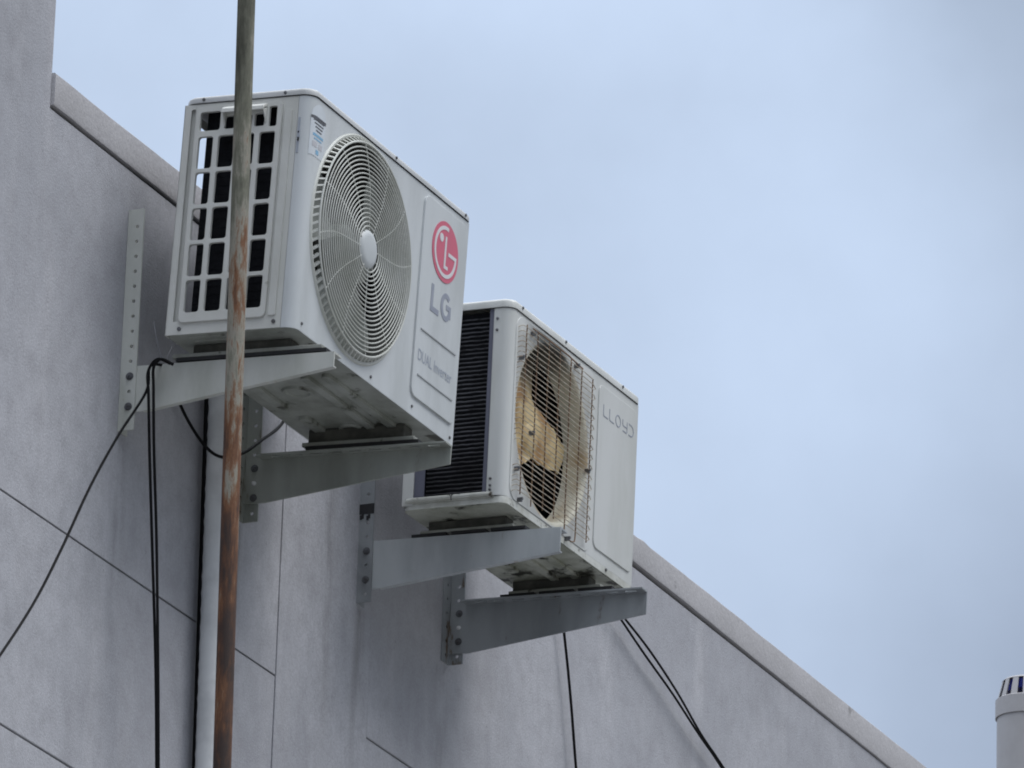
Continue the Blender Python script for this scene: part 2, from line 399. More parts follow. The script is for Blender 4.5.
br4 = bracket('b', (1.7168, 0, .0059), TH2, .122, .057, .502, armD, armD, 'dark stained bracket under the far end of the burnt air conditioner')

# ------------------------------------------------------------------ air conditioner frame placement
def rodz(yaw, pitch, rx):
    Rz = Matrix.Rotation(yaw, 3, 'Z'); Ry = Matrix.Rotation(pitch, 3, 'Y'); Rx = Matrix.Rotation(-rx, 3, 'X')
    return Rz @ Ry @ Rx
def frame(name, loc, yaw, pitch, rx, label):
    t = empty(name, loc); t.rotation_euler = rodz(yaw, pitch, rx).to_euler(); tag(t, label, 'air conditioner'); return t
def arcp(cx, cy, r, a0, a1, n): return [(cx + r*math.cos(a0+(a1-a0)*i/n), cy + r*math.sin(a0+(a1-a0)*i/n)) for i in range(n+1)]
def screw(parent, p, ax='y', r=.0045, name='screw', mt=None):
    b = NB(); d = {'y': Vector((0,1,0)), 'x': Vector((-1,0,0))}[ax]; p = Vector(p)
    tube(b, [p - d*.002, p + d*.0022, p + d*.003], lambda t: r if t < .9 else r*.6, 12)
    return obj(name, b, mt or screwm, parent)
def lid(parent, W, D, z0, z1, R, mat, over=.003):
    b = NB()
    o = over
    def outl(k): # rounded footprint inset by k
        return rrect(-o+k, -o+k, W+o-k, D+o-k, R+o-k*.5, 8)
    prof = [(0, z0), (0, z1-.008), (.0015, z1-.004), (.005, z1-.001), (.012, z1)]
    rs = []
    for k, z in prof: rs.append([b.verts.new((p[0], p[1], z)) for p in outl(k)])
    for a, c in zip(rs, rs[1:]):
        n = len(a)
        for i in range(n): b.faces.new((a[i], a[(i+1)%n], c[(i+1)%n], c[i]))
    b.faces.new(rs[-1]); 
    inner = [b.verts.new((p[0], p[1], z0)) for p in outl(.0015)]
    n = len(inner)
    for i in range(n): b.faces.new((rs[0][i], rs[0][(i+1)%n], inner[(i+1)%n], inner[i]))
    top = [b.verts.new((p[0], p[1], z1-.003)) for p in outl(.013)]
    for i in range(n): b.faces.new((inner[i], inner[(i+1)%n], top[(i+1)%n], top[i]))
    b.faces.new(top[::-1])
    return obj('top_cover', b, mat, parent, smooth=50)

# ================================================================== upper unit
W, D, H = .8340, .3028, .5391
ac = frame('air_conditioner', (-.04956, .12743, .03606), -.004, -.0136, .0488,
           'upper grey white air conditioner with round fan guard, red badge and side grille')
ZL = .521; RC = .026
CX, CZ, RB, RP, HP = .281, .269, .2475, .231, .016
# casing: front sheet with round opening, rounded corner, far end sheet
b = NB()
plate(b, [(RC, 0.0), (W-.014, 0.0), (W-.014, ZL), (RC, ZL)], [circ(CX, CZ, RB-.004, 96)], 'F', D-.0015, D)
sheet(b, arcp(RC, D-RC, RC, PI/2, PI, 10) + [(0, .2705)], 0, ZL, -.0015)
sheet(b, [(W, .0)] + arcp(W-.014, D-.014, .014, 0, PI/2, 6), 0, ZL, -.0015)
plate(b, [(.60, 0), (W-.002, 0), (W-.002, ZL), (.60, ZL)], [], 'F', 0, .0015)
obj('casing', b, paint1, ac)
lid(ac, W, D, ZL+.002, H, RC, lidm1)
for y, z in ((.045, .530), (.238, .530)): screw(ac, (-.003, y, z), 'x', .0035)
for x, z in ((.42, .530), (W-.04, .530)): screw(ac, (x, D+.003, z), 'y', .0035)
# side panel with 4 x 6 windows
side = NB()
wins = []
cols = [(.0415, .0765), (.0885, .1265), (.1385, .1735), (.1855, .2225)]
for k in range(5):
    zt = .4435 - .081*k
    for y0, y1 in cols: wins.append(rrect(y0, zt-.0725, y1, zt, .006, 4))
wins += [rrect(.0415, .4565, .090, .500, .006, 4), rrect(.2050, .4545, .2235, .5005, .004, 4), rrect(.1005, .4575, .1235, .487, .004, 4), rrect(.1295, .4575, .1655, .487, .004, 4), rrect(.1715, .4575, .1945, .487, .004, 4)]
plate(side, [(.0005, .0005), (.270, .0005), (.270, ZL), (.0005, ZL)], wins + [rrect(.0165, .030, .027, .510, .003, 3)], 'S', 0, .002)
box(side, (.008, .012, .02), (.0095, .032, .515))
obj('side_panel', side, plast1, ac)
b = NB(); plate(b, rrect(.0305, .0255, .2345, .5125, .012, 6), wins, 'S', -.006, -.0002)
gr = obj('side_grille', b, plast1, ac, smooth=30)
b = NB(); plate(b, rrect(.2395, .028, .2575, .492, .005, 5), [], 'S', -.0035, -.0002); obj('moulded_rib', b, plast1, ac, bevel=.0015)
# hooded grip
b = NB()
prof = [(-.0062, .507), (-.018, .503), (-.026, .496), (-.0275, .487), (-.025, .487), (-.022, .492), (-.014, .497), (-.0062, .498)]
A = [b.verts.new((x, .1005, z)) for x, z in prof]; B = [b.verts.new((x, .2000, z)) for x, z in prof]
for i in range(len(prof)): j = (i+1) % len(prof); b.faces.new((A[i], A[j], B[j], B[i]))
b.faces.new(A); b.faces.new(B[::-1])
for y in (.1005, .1970):
    plate(b, [(-.0062, .498), (-.024, .489), (-.0062, .462)], [], 'F', y+.0002, y+.003)
obj('hand_grip', b, plast1, ac, bevel=.001)
for p in ((-.0005, .033, .013), (-.0005, .254, .015)): screw(ac, p, 'x', .0045)
for x, z in ((.022+.012, .018), (.385, .016), (.60, .020), (W-.03, .014)): screw(ac, (x, D, z), 'y', .0035)
# cable clip at the corner seam
b = NB(); box(b, (-.0015, .2735, .392), (.001, .2775, .472)); box(b, (-.003, .2745, .425), (.0, .2785, .445)); obj('corner_clip', b, palet, ac)
b = NB(); box(b, (-.0045, .2750, .418), (-.0005, .2780, .426)); box(b, (-.0045, .2750, .436), (-.0005, .2780, .4395)); obj('clip_slot', b, black, ac)
# inside: coil, partition, shroud, fan
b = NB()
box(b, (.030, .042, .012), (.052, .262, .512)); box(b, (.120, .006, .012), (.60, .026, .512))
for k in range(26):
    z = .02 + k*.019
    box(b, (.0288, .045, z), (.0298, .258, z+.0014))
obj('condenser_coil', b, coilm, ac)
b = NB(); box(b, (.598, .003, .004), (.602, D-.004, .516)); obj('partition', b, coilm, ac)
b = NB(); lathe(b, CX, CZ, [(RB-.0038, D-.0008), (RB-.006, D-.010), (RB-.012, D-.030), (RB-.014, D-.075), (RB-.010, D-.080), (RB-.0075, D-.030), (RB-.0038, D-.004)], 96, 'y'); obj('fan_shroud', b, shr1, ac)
def blades(cx, cz, yc, r0, r1, n, sweep, pitch, ph):
    b = NB()
    for k in range(n):
        a0 = ph + 2*PI*k/n; rows = []
        for i in range(9):
            t = i/8; r = r0 + (r1-r0)*t; w = sweep*(.75+.35*math.sin(PI*t))
            row = []
            for j in range(9):
                u = j/8 - .5; a = a0 + u*w + .35*t
                row.append((cx + r*math.cos(a), yc + pitch*u*(1.1-.3*t), cz + r*math.sin(a)))
            rows.append(row)
        V = [[b.verts.new(p) for p in row] for row in rows]; U = [[b.verts.new((p[0], p[1]-.003, p[2])) for p in row] for row in rows]
        for i in range(8):
            for j in range(8):
                b.faces.new((V[i][j], V[i][j+1], V[i+1][j+1], V[i+1][j])); b.faces.new((U[i][j], U[i+1][j], U[i+1][j+1], U[i][j+1]))
        for i in range(8):
            b.faces.new((V[i][0], V[i+1][0], U[i+1][0], U[i][0])); b.faces.new((V[i][8], U[i][8], U[i+1][8], V[i+1][8]))
        for j in range(8): b.faces.new((V[8][j], V[8][j+1], U[8][j+1], U[8][j])); b.faces.new((V[0][j], U[0][j], U[0][j+1], V[0][j+1]))
    return b
b = blades(CX, CZ, D-.045, .05, RB-.022, 3, 1.25, .05, .35)
lathe(b, CX, CZ, [(.0, D-.020), (.04, D-.022), (.058, D-.032), (.060, D-.080), (0.0, D-.080)], 32, 'y')
obj('fan', b, bladem, ac)
# fan guard: sloped outer band of vanes, fine rings, curved spokes, centre cap
b = NB()
def gy(r): return D + HP + .007*(1 - (r/RP)**2)
nr = 19; r_in = .044
for i in range(nr): 
    r = r_in + (RP-.006 - r_in) * (i+.6)/nr; ring(b, CX, CZ, gy(r), r, .0016, 80, 6)
ring(b, CX, CZ, D+HP-.001, RP+.001, .0024, 96, 8)
lathe(b, CX, CZ, [(RB-.006, D-.001), (RB-.005, D+.0035), (RB, D+.004), (RB+.003, D+.0004), (RB+.003, D-.0005)], 96, 'y')
for k in range(84):
    a = 2*PI*k/84; da = .038
    pts = []
    for r, y, aa in ((RP, D+HP, a), (RB-.003, D+.0015, a+da)):
        for dt in (-.0100, .0080):
            pts.append((CX + r*math.cos(aa+dt), y, CZ + r*math.sin(aa+dt)))
    v = [b.verts.new(p) for p in (pts[0], pts[1], pts[3], pts[2])]; w = [b.verts.new((p.co.x, p.co.y-.010, p.co.z)) for p in v]
    b.faces.new(v); b.faces.new(w[::-1])
    for i in range(4): b.faces.new((v[i], v[(i+1)%4], w[(i+1)%4], w[i]))
for k in range(12):
    a0 = 2*PI*k/12 + .12; pts = []
    for i in range(15):
        t = i/14; r = r_in - .006 + (RP - r_in + .006)*t; a = a0 - .06*math.sin(PI*t) + .06*t
        pts.append((CX + r*math.cos(a), gy(r) - .0012, CZ + r*math.sin(a)))
    tube(b, pts, .0013, 6)
obj('fan_guard', b, grillem, ac)
b = NB(); lathe(b, CX, CZ, [(0, gy(0)+.004), (.028, gy(0)+.0036), (.038, gy(0)+.0015), (.0425, gy(0)-.003), (.0425, gy(0)-.008), (0, gy(0)-.008)], 48, 'y'); obj('centre_cap', b, paint1, ac)
# raised panel on the front with badge, lettering and moulded lines
b = NB(); plate(b, rrect(.583, .043, .812, .507, .022, 6), [], 'F', D-.001, D+.0045); obj('badge_panel', b, paint1, ac, bevel=.003, seg=3)
YF = D+.0045
b = NB(); plate(b, circ(.699, .409, .069, 64), [], 'F', YF+.0002, YF+.0012); logo = obj('round_badge', b, redm, ac)
b = NB()
R2 = .0545
pa = [(.699 + R2*math.cos(a), .409 + R2*math.sin(a)) for a in [math.radians(80 + i*(280-0)/40) for i in range(41)]]
stroke(b, pa + [(.699+.016, .409)], .0085, YF+.0013, YF+.0019)
stroke(b, [(.699-.0005, .409+.036), (.699-.0005, .409-.034), (.699+.017, .409-.034)], .008, YF+.0013, YF+.0019)
plate(b, circ(.699-.024, .409+.027, .0098, 24), [], 'F', YF+.0013, YF+.0019)
bm_ = obj('badge_mark', b, white, logo)
b = NB()
stroke(b, [(.651, .3195), (.651, .263), (.689, .263)], .0125, YF+.0002, YF+.0009)
gp = [(.7245 + .0215*math.cos(math.radians(a)), .289 + .026*math.sin(math.radians(a))) for a in range(48, 325, 12)]
stroke(b, gp + [(.7455, .274), (.7455, .2905), (.7265, .2905)], .0115, YF+.0002, YF+.0009)
obj('lettering', b, greytxt, ac)
def text(parent, s, x0, x1, z0, h, y, mat, name='lettering', off=.0):
    cu = bpy.data.curves.new('t', 'FONT'); cu.body = s; cu.size = 1; cu.extrude = .0; cu.offset = off
    to = bpy.data.objects.new('t', cu); COL.objects.link(to)
    bpy.context.view_layer.update(); dg = bpy.context.evaluated_depsgraph_get()
    me = bpy.data.meshes.new_from_object(to.evaluated_get(dg)); bpy.data.objects.remove(to)
    xs = [v.co.x for v in me.vertices]; ys = [v.co.y for v in me.vertices]
    sx = (x1-x0)/(max(xs)-min(xs)); sy = h/(max(ys)-min(ys)); mx, my = min(xs), min(ys)
    for v in me.vertices: v.co = (x0 + (v.co.x-mx)*sx, y, z0 + (v.co.y-my)*sy)
    me.name = name; me.materials.clear(); me.materials.append(mat)
    o = bpy.data.objects.new(name, me); COL.objects.link(o); o.parent = parent; return o
text(ac, 'DUAL Inverter', .603, .781, .1285, .026, YF+.0006, palet, off=.004)
for z in (.201, .0955): b = NB(); box(b, (.606, YF-.001, z-.0014), (.792, YF+.0022, z+.0014)); obj('moulded_line', b, linem, ac)
# energy label wrapped round the corner
def prof1(s):   # distance along the casing from the start of the flat front
    if s >= RC: return Vector((s, D)), Vector((0, 1))
    a = PI/2 + (RC - s)/RC; return Vector((RC + RC*math.cos(a), D-RC + RC*math.sin(a))), Vector((math.cos(a), math.sin(a)))
def decal(parent, name, quads, off, mat):
    b = NB()
    for s0, s1, z0, z1 in quads:
        n = max(2, int((s1-s0)/.003)); prev = None
        for i in range(n+1):
            s = s0 + (s1-s0)*i/n; p, nn = prof1(s); q = p + nn*off
            za = z0(s) if callable(z0) else z0; zb = z1(s) if callable(z1) else z1
            cur = (b.verts.new((q.x, q.y, za)), b.verts.new((q.x, q.y, zb)))
            if prev: b.faces.new((prev[0], cur[0], cur[1], prev[1]))
            prev = cur
    return obj(name, b, mat, parent)
s0, s1 = .008, .070
def topc(s):
    u = min(1, abs((s - (s0+s1)/2)/((s1-s0)/2))); return .480 + .030*math.sqrt(max(0, 1-u*u))
labelm = material('label_paper', (.60,.64,.68), .5)
labelg = material('label_grey_ink', (.50,.50,.53), .5)
bluem = material('label_blue_ink', (.22,.42,.60), .5)
lab = decal(ac, 'energy_label', [(s0, s1, .392, topc)], .0006, labelm)
cs = (s0+s1)/2
for q in [(s0, s1, lambda s: .478-.004, .4805)] + [(cs-.024+.0035*k, cs+.024-.0035*k, .4705-.0075*k, .4735-.0075*k) for k in range(4)]: decal(lab, 'label_print', [q], .0010, screwm)
for q in [(s0+.008, s1-.008, .436, .442), (s0+.012, s1-.014, .429, .432), (cs-.008, cs+.006, .398, .408)]: decal(lab, 'label_print', [q], .0010, bluem)
for q in [(s0+.008, cs-.004, .412, .424), (cs+.004, s1-.010, .412, .424)]: decal(lab, 'label_print', [q], .0010, labelg)
# base pan, its pressed ribs and the feet
def base_pan(parent, W, D, mat, lip, seed, zb=0.):
    b = NB(); rnd = random.Random(seed)
    plate(b, rrect(.002, .002, W-.002, D-.002, .02, 6), [], 'B', zb+.0005, zb+.003)
    if lip: 
        plate(b, rrect(-.0025, -.0025, W+.0025, D+.0025, .02, 6), [rrect(0, 0, W, D, .019, 6)], 'B', zb-.001, zb+lip)
    return b
b = base_pan(ac, W, D, under1, 0, 1)
for q in ((.30,.175,.74,.195),(.30,.225,.74,.245),(.34,.035,.50,.060),(.56,.05,.74,.075)): 
    plate(b, rrect(*q, .009, 5), [], 'B', -.008, .0004)
for cx_, cy_, r in ((.40,.125,.036),(.66,.135,.030)): lathe(b, cx_, cy_, [(r, .0004), (r-.002, -.005), (r-.009, -.005), (r-.012, -.001), (0, -.001)], 32)
plate(b, rrect(.14,.03,.27,.27,.03,6), [rrect(.150,.04,.26,.26,.025,6)], 'B', -.007, .0004)
for x in (.015, .04): box(b, (x, .05, -.003), (x+.004, .16, .0004))
pan = obj('base_pan', b, under1, ac, bevel=.002)
for x0, y0, y1, dz in ((.052, -.005, .345, -.006), (W-.20, .028, .298, -.018)):
    b = NB(); box(b, (x0, y0, -.0265+dz), (x0+.032, y1, -.0175+dz)); ft = obj('foot', b, footm, pan, bevel=.0015)
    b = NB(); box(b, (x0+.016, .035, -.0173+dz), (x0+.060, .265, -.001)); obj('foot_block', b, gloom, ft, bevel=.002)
    b = NB(); box(b, (x0-.001, y0+.01, -.0345+dz), (x0+.030, y1+.012, -.0268+dz)); obj('rubber_pad', b, black, ft)
b = NB(); box(b, (0, 0, 0), (.018, .0015, ZL)); box(b, (.055, 0, 0), (.0565, .0015, ZL)); box(b, (0,0,.5), (.6,.0015,ZL-.001)); obj('rear_post', b, plast1, ac)

# ================================================================== lower burnt unit
W2, D2, H2 = .7545, .2519, .4790
bc = frame('air_conditioner', (1.12985, .14260, .03630), -.0035, -.024, .0239,
           'lower white air conditioner, burnt fan opening behind rusty wires, dark coil on its side')
ZL2 = .457; RC2 = .024; ZB2 = .012
FX, FZ, FR = .245, .228, .199; FL = FR + .012
b = NB()
plate(b, [(RC2, ZB2), (W2-.012, ZB2), (W2-.012, ZL2), (RC2, ZL2)], [circ(FX, FZ, FL, 96)], 'F', D2-.0015, D2)
sheet(b, arcp(RC2, D2-RC2, RC2, PI/2, PI, 10) + [(0, .209)], ZB2, ZL2, -.0015)
sheet(b, [(0, .2089), (.010, .2089)], ZB2, ZL2, .0015)
sheet(b, [(W2, .0)] + arcp(W2-.012, D2-.012, .012, 0, PI/2, 6), ZB2, ZL2, -.0015)
plate(b, [(.50, 0), (W2-.002, 0), (W2-.002, ZL2), (.50, ZL2)], [], 'F', 0, .0015)
obj('casing', b, paint2, bc)
b = NB(); box(b, (.000, .000, .004), (.0015, .027, ZL2)); box(b, (.0016, .000, .004), (.03, .0015, ZL2)); obj('rear_post', b, paint2, bc)
b = NB(); box(b, (.004, .027, .018), (.006, .052, ZL2)); box(b, (.003, .196, .018), (.0045, .2075, ZL2)); obj('coil_edge_strip', b, bluegrey, bc)
lid(bc, W2, D2, ZL2+.001, H2, RC2, paint2)
b = NB(); plate(b, rrect(.024, .0145, .487, .449, .035, 8), [circ(FX, FZ, FL, 96)], 'F', D2-.0005, D2+.0022); surround = obj('guard_surround', b, paint2, bc, bevel=.0015)
b = NB(); plate(b, rrect(.506, .040, W2-.022, .436, .02, 6), [], 'F', D2-.001, D2+.003); obj('front_panel', b, paint2, bc, bevel=.0025, seg=3)
# base pan with upturned lip
b = base_pan(bc, W2, D2, under2, 0, 3, -.006)
for q in ((.25,.05,.50,.075),(.28,.12,.62,.14),(.28,.175,.62,.195)): plate(b, rrect(*q, .009, 5), [], 'B', -.012, -.0056)
lathe(b, .36, .15, [(.022, -.0056), (.022, -.012), (.017, -.012), (.016, -.007), (0, -.007)], 32)
pr = rrect(.001, .001, W2-.001, D2+.0018, .020, 8); n = len(pr)
pan2 = obj('base_pan', b, under2, bc, bevel=.0012)
panlip = material('base_lip', (.56,.57,.54), .5, (.33,.33,.28), .7, 14, spots=(.07,.06,.045), spot_thr=.60, spot_scale=22)
b = NB()
lipo = [[b.verts.new((p[0]+(p[0]-W2/2)/(W2/2)*k, p[1], z)) for p in pr] for k, z in ((0, -.0055), (-.0005, .0), (-.0015, .008), (-.0022, ZB2-.001))]
for a, c in zip(lipo, lipo[1:]):
    for i in range(n): b.faces.new((a[i], a[(i+1)%n], c[(i+1)%n], c[i]))
tube(b, [(-.0025, .012, .0145), (-.0035, .03, .0155), (-.0035, .20, .0155), (-.0025, .222, .0145)], .0052, 10)
box(b, (-.001, .004, ZB2-.004), (.03, .225, ZB2+.0005))
obj('base_lip', b, panlip, pan2)
for x0, y0, y1, dz in ((.082, -.01, .25, -.010), (W2-.192, .0, .262, -.013)):
    b = NB(); box(b, (x0, y0+.02, -.0275+dz), (x0+.030, y1-.01, -.0205+dz)); ft = obj('foot', b, footm, pan2, bevel=.0015)
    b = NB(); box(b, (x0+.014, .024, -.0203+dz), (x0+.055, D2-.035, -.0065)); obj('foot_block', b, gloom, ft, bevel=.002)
    for k in range(3):
        b = NB(); box(b, (x0-.001, y0 + k*.098, -.0345+dz), (x0+.026, y0 + k*.098+.085, -.0278+dz)); obj('rubber_pad', b, black, ft)
# coil: stacked tube rows behind the open side
b = NB()
box(b, (.020, .050, .014), (.040, .197, ZL2-.001)); box(b, (.06, .006, .014), (.50, .026, ZL2-.001)); box(b, (.035, .03, .014), (.060, .052, ZL2-.001))
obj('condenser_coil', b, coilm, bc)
b = NB(); rn = random.Random(5)
coilr = material('coil_fin_edge', (.085,.088,.10), .5, (.015,.015,.018), .95, 9, spots=(.010,.010,.012), spot_thr=.55, spot_scale=30)
nrow = 42
for k in range(nrow):
    z = .020 + k*(ZL2-.026)/nrow; y = .051; pts = []
    for i in range(13):
        yy = .051 + .144*i/12; pts.append((.0165 + rn.uniform(-.0008,.0008), yy, z + rn.uniform(-.0007,.0007)))
    tube(b, pts, .0018, 6)
obj('coil_tubes', b, coilr, bc)
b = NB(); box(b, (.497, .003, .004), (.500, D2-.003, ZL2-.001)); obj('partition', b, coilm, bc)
# shroud with soot, fan remains
def soot(name, base, sootc, cx, cz, r0, r1, rough=.6, brown=(.20,.11,.04), bt=(.46,.66,.8)):
    mt = bpy.data.materials.new(name); mt.use_nodes = True; N = mt.node_tree.nodes; L = mt.node_tree.links; bs = N['Principled BSDF']; bs.inputs['Roughness'].default_value = rough
    tc = N.new('ShaderNodeTexCoord'); sx = N.new('ShaderNodeVectorMath'); sx.operation = 'DISTANCE'; L.new(tc.outputs['Object'], sx.inputs[0]); sx.inputs[1].default_value = (cx, D2-.03, cz)
    n = N.new('ShaderNodeTexNoise'); n.inputs['Scale'].default_value = 16; n.inputs['Detail'].default_value = 8; L.new(tc.outputs['Object'], n.inputs['Vector'])
    m1 = N.new('ShaderNodeMath'); m1.operation = 'MULTIPLY_ADD'; L.new(n.outputs[0], m1.inputs[0]); m1.inputs[1].default_value = -.12; L.new(sx.outputs['Value'], m1.inputs[2])
    cr = N.new('ShaderNodeMapRange'); cr.interpolation_type = 'SMOOTHSTEP'; cr.inputs['From Min'].default_value = r0-.06; cr.inputs['From Max'].default_value = r1-.06; cr.inputs['To Min'].default_value = 1; cr.inputs['To Max'].default_value = 0; L.new(m1.outputs[0], cr.inputs['Value'])
    n2 = N.new('ShaderNodeTexNoise'); n2.inputs['Scale'].default_value = 11; n2.inputs['Detail'].default_value = 9; L.new(tc.outputs['Object'], n2.inputs['Vector'])
    r2 = N.new('ShaderNodeMapRange'); r2.inputs['From Min'].default_value = .50; r2.inputs['From Max'].default_value = .72; r2.inputs['To Max'].default_value = .75; L.new(n2.outputs[0], r2.inputs['Value'])
    r2.inputs['From Min'].default_value = bt[0]; r2.inputs['From Max'].default_value = bt[1]; r2.inputs['To Max'].default_value = bt[2]
    x = N.new('ShaderNodeMix'); x.data_type = 'RGBA'; L.new(r2.outputs[0], x.inputs[0]); x.inputs[6].default_value = (*base,1); x.inputs[7].default_value = (*brown,1)
    y = N.new('ShaderNodeMix'); y.data_type = 'RGBA'; L.new(cr.outputs[0], y.inputs[0]); L.new(x.outputs[2], y.inputs[6]); y.inputs[7].default_value = (*sootc,1)
    L.new(y.outputs[2], bs.inputs['Base Color'])
    b = N.new('ShaderNodeBump'); b.inputs['Distance'].default_value = .002; L.new(n2.outputs[0], b.inputs['Height']); L.new(b.outputs[0], bs.inputs['Normal'])
    return mt
shm = soot('scorched_shroud', (.70,.68,.58), (.045,.045,.04), .22, .46, .05, .20, brown=(.40,.28,.14), bt=(.50,.68,.8))
surm = soot('smoked_paint', (.585,.595,.585), (.10,.105,.095), .21, .445, .03, .165, .4, brown=(.52,.53,.50))
surround.data.materials[0] = surm
fanm = soot('scorched_fan_plastic', (.76,.60,.34), (.06,.045,.03), .21, .45, .06, .17, brown=(.36,.18,.06), bt=(.50,.66,.85))
b = NB(); lathe(b, FX, FZ, [(FL+.0002, D2+.0021), (FR+.0075, D2+.0012), (FR+.004, D2-.001), (FR+.0015, D2-.005), (FR, D2-.012), (FR, D2-.055), (FR+.004, D2-.056), (FR+.005, D2-.008)], 96, 'y'); obj('fan_shroud', b, shm, bc)
outl = [(.253,.425)] + [(FX + (FR-.008)*math.cos(math.radians(a)), FZ + (FR-.008)*math.sin(math.radians(a))) for a in range(92, 220, 6)]
outl += [(.150,.118),(.212,.147),(.240,.170),(.271,.187),(.324,.186),(.408,.198),(.438,.200),(.440,.262),(.434,.266),(.396,.276),(.355,.287),(.303,.307),(.268,.311),(.256,.333),(.252,.376)]
rn = random.Random(11); fine = []
for i, p in enumerate(outl):
    q = outl[(i+1) % len(outl)]
    for k in range(4):
        t = k/4; j = .0028
        fine.append((p[0]+(q[0]-p[0])*t + rn.uniform(-j, j), p[1]+(q[1]-p[1])*t + rn.uniform(-j, j)))
b = NB(); plate(b, fine, [], 'F', D2-.059, D2-.055)
bmesh.ops.subdivide_edges(b, edges=b.edges[:], cuts=2, use_grid_fill=True)
for v in b.verts:
    dx, dz = v.co.x-FX, v.co.z-FZ; v.co.y += -.022*(dx/FR)*max(0, dz/FR)*1.2 + .010*math.sin(dz*28)*min(1, abs(dx)/.1) + noise.noise(v.co*14)*.004
lathe(b, FX, FZ-.002, [(0, D2-.044), (.030, D2-.046), (.040, D2-.055), (.042, D2-.085), (0, D2-.085)], 32, 'y')
obj('fan', b, fanm, bc, smooth=60)
b = NB(); tube(b, [(FX, D2-.09, FZ), (FX, .05, FZ)], .045, 24); box(b, (FX-.02, .04, .02), (FX+.02, .05, .44)); obj('fan_motor', b, coilm, bc)
# wire guard
b = NB(); YG = D2 + .013; rn = random.Random(2)
nh = 33
zz = [.034 + (.424-.034)*i/(nh-1) for i in range(nh)]
ends = []
for i, z in enumerate(zz):
    wob = rn.uniform(-.0009, .0009); x1 = .447
    pts = [(.034, D2+.001, z-.004), (.036, D2+.007, z-.001), (.041, D2+.011, z+.001), (.05, YG, z+wob)]
    for k in range(1, 9): pts.append((.05 + (x1-.05)*k/8, YG + .001*math.sin(k*1.3+i), z + wob + rn.uniform(-.0006,.0006)))
    if 6 <= i <= 9 or i in (18,): pts = pts[2:] if i != 18 else pts
    tube(b, pts, .00112, 6); ends.append(pts[-1])
for i in range(0, nh-1):
    a, c = ends[i], ends[i+1]; xo = .460 + rn.uniform(-.0015,.0015)
    if i % 2 == 0:
        tube(b, [a, (xo, YG-.001, (a[2]*.5+c[2]*.5)), c], .00125, 6)
guard = obj('wire_guard', b, wirem, bc); b = NB()
for k in range(7):
    x = .062 + .064*k; z0 = .020 if k in (1, 4, 5) else .030; z1 = .433 if k < 6 else .424
    pts = [(x + rn.uniform(-.001,.001), YG-.0024, z0 + (z1-z0)*i/14) for i in range(15)]
    if k in (4, 5): pts = [(x-.030, D2+.004, .012), (x-.018, YG-.004, .008), (x-.004, YG-.0024, .012)] + pts
    tube(b, pts, .0016, 6)
tube(b, [(.10, YG-.004, .436), (.19, YG-.003, .437), (.30, YG-.003, .437), (.39, YG-.004, .433)], .0018, 6)
obj('upright_wires', b, rustw, guard)
for x, z in ((.105, .428), (.358, .432), (.046, .352), (.046, .088), (.070, .022), (.345, .012), (.445, .205), (.12,.195)):
    b = NB(); tube(b, [(x, D2+.001, z), (x, D2+.015, z)], .0035, 10); box(b, (x-.004, D2+.002, z-.007), (x+.003, D2+.013, z-.002)); obj('guard_clip', b, screwm, guard)
for x, z in ((.05, .470), (.30, .470), (.64, .470)): screw(bc, (x, D2+.003, z-.0), 'y', .0035)
for p in ((-.0005, .2165, .432), (-.0005, .2165, .405), (-.0005, .2165, .052), (-.0005, .2165, .036), (-.0005,.2165,.026), (-.0005,.012,.018)): screw(bc, p, 'x', .0032)
screw(bc, (.585, D2+.002, .006), 'y', .004)
# lettering
b = NB(); y0, y1 = D2+.0032, D2+.0038; zt, zb = .3925, .3655; w = .0026
stroke(b, [(.533, zt), (.533, zb+.004), (.536, zb), (.560, zb)], w, y0, y1)
stroke(b, [(.569, zt), (.569, zb+.004), (.572, zb), (.596, zb)], w, y0, y1)
oc = [(.6205 + .0145*math.cos(2*PI*i/28), .379 + .0135*math.sin(2*PI*i/28)) for i in range(29)]; stroke(b, oc, w, y0, y1)
stroke(b, [(.648, zt), (.648, .382), (.651, .378), (.675, .378)], w, y0, y1)
stroke(b, [(.675, zt), (.675, zb+.003), (.672, zb), (.650, zb)], w, y0, y1)
stroke(b, [(.685, zt), (.700, zt), (.709, .389), (.714, .379), (.709, .369), (.700, zb), (.685, zb)], w, y0, y1)
obj('lettering', b, greytxt, bc)
# twig caught on the base lip
b = NB()
for p in ([(-.008,.118,.023),(-.009,.125,.015),(-.008,.130,.022)], [(-.009,.125,.015),(-.009,.126,.006)], [(-.008,.140,.0225),(-.008,.146,.019)]): tube(b, p, .0012, 5)
tag(obj('dry_twig', b, black), 'tiny dark twig caught on the bottom lip of the burnt air conditioner', 'twig')
tw = bpy.data.objects['dry_twig']; tw.location = bc.location; tw.rotation_euler = bc.rotation_euler

